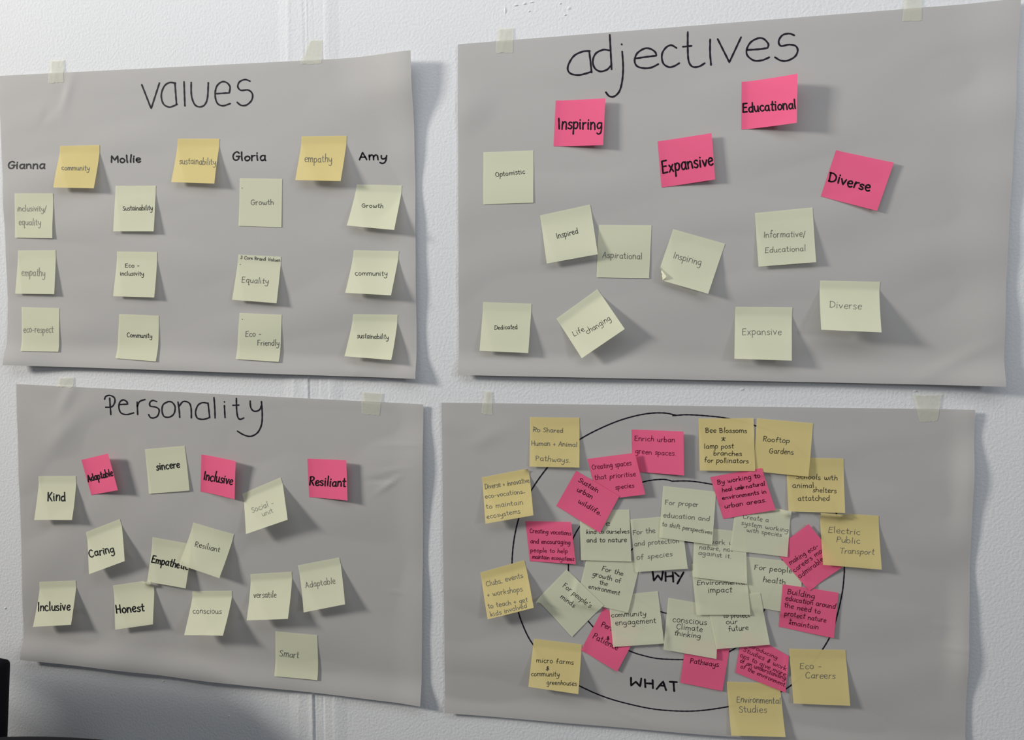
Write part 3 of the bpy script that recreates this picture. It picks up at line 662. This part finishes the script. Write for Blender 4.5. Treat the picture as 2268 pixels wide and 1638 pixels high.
note(V,'pale',P0(1303,1222,1419,1244,1391,1356,1276,1330),('v',4,11),'pale sticky note reading "For the growth of the environment"',[('W','For the',305,250,580,318,36),('W','growth of',185,315,550,415,36),('W','the',278,425,380,452,34),('W','environment',135,480,535,570,36)],'pen',1.3)
note(V,'pale',P0(1254.9,1260.5,1336.9,1340,1266.7,1410,1186.4,1334.8),('v',2,2),'diamond-turned flat green-grey sticky note reading "For people\'s minds"',[('V',"For people's",990,378,1280,605,32),('V','minds',962,497,1110,602,30)],'pen',1.3)
note(V,'pale',P0(1283.5,1128,1393.8,1128.3,1398.3,1242.9,1286.7,1240),('v',7,9),'pale sticky note reading "kind to ourselves and to nature"',[('R','Be',680,1030,820,1028,42),('R','kind to ourselves',495,1145,1098,1138,36),('R','and to nature',498,1262,1055,1258,38)],'pen',1.4)
note(V,'pale',P0(1396,1150,1508,1140,1523.3,1258.7,1407.4,1266.5),('v',10,16),'pale sticky note reading "For the ... and protection of species"',[('R','For the',1145,1158,1455,1128,40),('0','and protection',1404.9,1208.7,1503.5,1201.2,6.5),('0','of species',1409.9,1239.1,1488.9,1231.1,6.3)],'pencil',1.4)
note(V,'pale',P0(1538,1166,1652,1178,1655,1292.4,1534,1277),('v',14,16),'pale sticky note reading "work with nature, not against it"',[('S','We work with',640,1012,1290,1060,36),('S','nature, not',685,1105,1150,1142,36),('S','against it.',668,1180,1130,1237,36)],'pencil',1.3)
note(V,'pale',P0(1630,1117,1753,1131,1744,1233,1616,1218),('v',5,7),'pale sticky note reading "Create a system working with species"',[('0','Create a',1644.8,1147.5,1701.8,1155.8,6),('0','system working',1641.6,1161.4,1746,1178.7,5.8),('0','with species',1653.5,1177.3,1730.4,1188,5.6)],'pencil',1.2)
note(V,'pale',P0(1468.6,1075.7,1586,1088.4,1577.3,1205.9,1459.8,1190),('v',10,16),'pale sticky note reading "For proper education and to shift perspectives"',[('S','For proper',208,482,668,515,40),('S','education and',180,658,825,712,40),('S','to shift perspectives',165,780,868,900,34)],'pencil',1.4)
note(V,'pink',P0(1275.9,1042,1371.6,1098.4,1328.7,1179.4,1231.9,1119.8),('u',10,12),'tilted pink sticky note reading "Sustain urban wildlife."',[('R','Sustain',378,412,648,572,40),('R','urban',358,545,568,655,38),('R','wildlife.',375,708,690,892,38)],'plum',1.6)
note(V,'pink',P0(1573,1056,1687,1035.9,1718,1128.7,1602.2,1148.4),('u',12,14),'pink sticky note reading "By working to heal natural environments in urban areas"',[('S','By working to',940,205,1535,105,38),('S','heal urb natural',1005,312,1600,215,34),('S','environments in',1008,418,1620,325,34),('S','urban areas.',1040,538,1620,445,36)],'plum',1.6, extra=trace('S',[(1235,255),(1310,235)],[(1235,270),(1312,250)]))
note(V,'yellow',P0(1547,926.7,1668.9,925.9,1672.5,1042.9,1549.8,1041.4),('v',14,20),'golden sticky note reading "Bee Blossoms" above "lamp post branches for pollinators"',[('N','Bee Blossoms',1150,612,1725,618,40),('N','*',1368,735,1430,735,55),('N','lamp post',1130,838,1540,832,38),('N','branches',1262,930,1655,938,36),('N','for pollinators',1132,1028,1745,1042,38)],'pen',1.5)

# ------------------------------------------------------------------ masking tape
tape([(108,133),(138,131),(141,182),(107,184)],'cream masking tape at the top left of the "values" poster','values')
tape([(685,88),(712,87),(712,141),(664,142)],'slanted cream masking tape at the top right of the "values" poster','values')
tape([(1101,62),(1136,60),(1136,116),(1098,118)],'cream masking tape at the top left of the "adjectives" poster','adjectives')
tape([(2006,-20),(2043,-22),(2041,46),(1998,46)],'cream masking tape at the top right of the "adjectives" poster','adjectives')
tape([(127,836),(161,835),(160,858),(124,856)],'short cream masking tape at the top left of the "Personality" poster','personality')
tape([(800,867),(846,870),(840,920),(801,916)],'cream masking tape at the top right of the "Personality" poster','personality')
tape([(1072,866),(1088,866),(1091,920),(1066,915)],'narrow crumpled cream masking tape at the top left of the circles poster','why')
tape([(2023,875),(2087,873),(2076,932),(2037,934)],'wide cream masking tape at the top right of the circles poster','why')

# ------------------------------------------------------------------ two black office chairs at the lower left
def loft(name, rings, m, parent=None, cap=True):
    V = []; F = []; n = len(rings[0])
    for r in rings: V += r
    for j in range(len(rings)-1):
        for i in range(n):
            i2 = (i+1) % n; F.append((j*n+i, j*n+i2, (j+1)*n+i2, (j+1)*n+i))
    if cap: F.append(tuple(range(n))[::-1]); F.append(tuple((len(rings)-1)*n+i for i in range(n)))
    return mesh_obj(name, V, F, m, parent)
def tube(name, pts, r, m, parent, n=12):
    rings = []
    for i, p in enumerate(pts):
        p = Vector(p); a = Vector(pts[max(i-1, 0)]); b = Vector(pts[min(i+1, len(pts)-1)])
        t = (b-a).normalized(); s = t.orthogonal().normalized(); w = t.cross(s)
        rings.append([tuple(p+s*(r*math.cos(6.2832*k/n))+w*(r*math.sin(6.2832*k/n))) for k in range(n)])
    return loft(name, rings, m, parent)
def back_shape(w, h, taper, y, bow, z0, r=.022):
    """outline of a rounded backrest panel, standing in the x-z plane, top edge slightly arched"""
    pts = []
    def corner(cx, cz, a0, a1):
        for k in range(7):
            a = a0+(a1-a0)*k/6; pts.append((cx+r*math.cos(a), cz+r*math.sin(a)))
    wt, wb = w/2, w/2*taper
    corner(wb-r, r, -math.pi/2, 0); corner(wt-r, h-r, 0, math.pi/2)
    for k in range(1, 10):
        x = (wt-r)*(1-2*k/10); pts.append((x, h+bow*(1-(x/(wt-r))**2)))
    corner(-wt+r, h-r, math.pi/2, math.pi); corner(-wb+r, r, math.pi, 1.5*math.pi)
    return pts
def office_chair(cx, cy, rz, top, w, label, taper=.86, tilt=0.0, head=None, rad=.022):
    e = bpy.data.objects.new('office_chair', None); COL.objects.link(e)
    e.location = (cx, cy, 0); e.rotation_euler = (0, 0, rz)
    tag(e, label, 'chair')
    h = .46; pts = back_shape(w, h, taper, 0, .010, 0, rad)
    rings = []
    for (yy, s) in ((-.020, .965), (-.026, .985), (-.018, 1.0), (.012, 1.0), (.020, .985), (.022, .96)):
        rings.append([(x*s+tilt*(z-h), yy, top-h+h/2+(z-h/2)*s) for x, z in pts])
    loft('backrest', rings, M_BLACK, e)
    tube('back_bar', [(0, .030, top-.30), (0, .045, top-.46), (0, .02, top-.60), (0, -.12, top-.62)], .016, M_PLASTIC, e)
    if head:
        hw, hh, hx = head; pts = back_shape(hw, hh, .96, 0, .008, 0); rings = []
        for (yy, s) in ((-.022, .95), (-.028, .98), (-.018, 1.0), (.012, 1.0), (.020, .98), (.022, .95)):
            rings.append([(hx+x*s, yy, top+.012+hh/2+(z-hh/2)*s) for x, z in pts])
        loft('headrest', rings, M_BLACK, e)
        tube('headrest_post', [(hx, .0, top-.04), (hx, .0, top+.05)], .011, M_PLASTIC, e)
    zs = top-.56
    rings = []
    for (z, s) in ((zs-.035, .93), (zs-.03, .98), (zs, 1.0), (zs+.02, .98), (zs+.028, .93)):
        rings.append([((w*.5)*s*math.copysign(abs(math.cos(a))**.35, math.cos(a)), -.25+.23*s*math.copysign(abs(math.sin(a))**.35, math.sin(a)), z)
                      for a in [6.2832*(k+.5)/40 for k in range(40)]])
    loft('seat', rings, M_BLACK, e)
    tube('gas_column', [(0, -.25, .09), (0, -.25, zs-.03)], .025, M_PLASTIC, e, 16)
    LR = w*.40
    for k in range(5):
        a = 6.2832*k/5+.3
        l = tube('leg', [(0, -.25, .11), (.5*LR*math.cos(a), -.25+.5*LR*math.sin(a), .095), (LR*math.cos(a), -.25+LR*math.sin(a), .07)], .016, M_PLASTIC, e)
        c = Vector((LR*math.cos(a), -.25+LR*math.sin(a), .03)); d = Vector((-math.sin(a), math.cos(a), 0))*.018
        tube('caster', [tuple(c-d), tuple(c+d)], .03, M_PLASTIC, l, 18)
    return e
# chair backs stand close to the wall: their top edges are just inside the picture at the lower left
xa, za = ray(20, 1441, .158)       # upper right corner of the left chair's backrest
office_chair(float(xa)-.218, -.18, 0.0, float(za)-.008, .45, 'black office chair with a headrest at the far left edge', tilt=.085, taper=1.0, head=(.385, .05, -.028), rad=.007)
xb, zb = ray(232, 1631, .30)
office_chair(float(xb), -.30, 0.0, float(zb)-.023, .36, 'black office chair with only its top edge showing at the bottom')
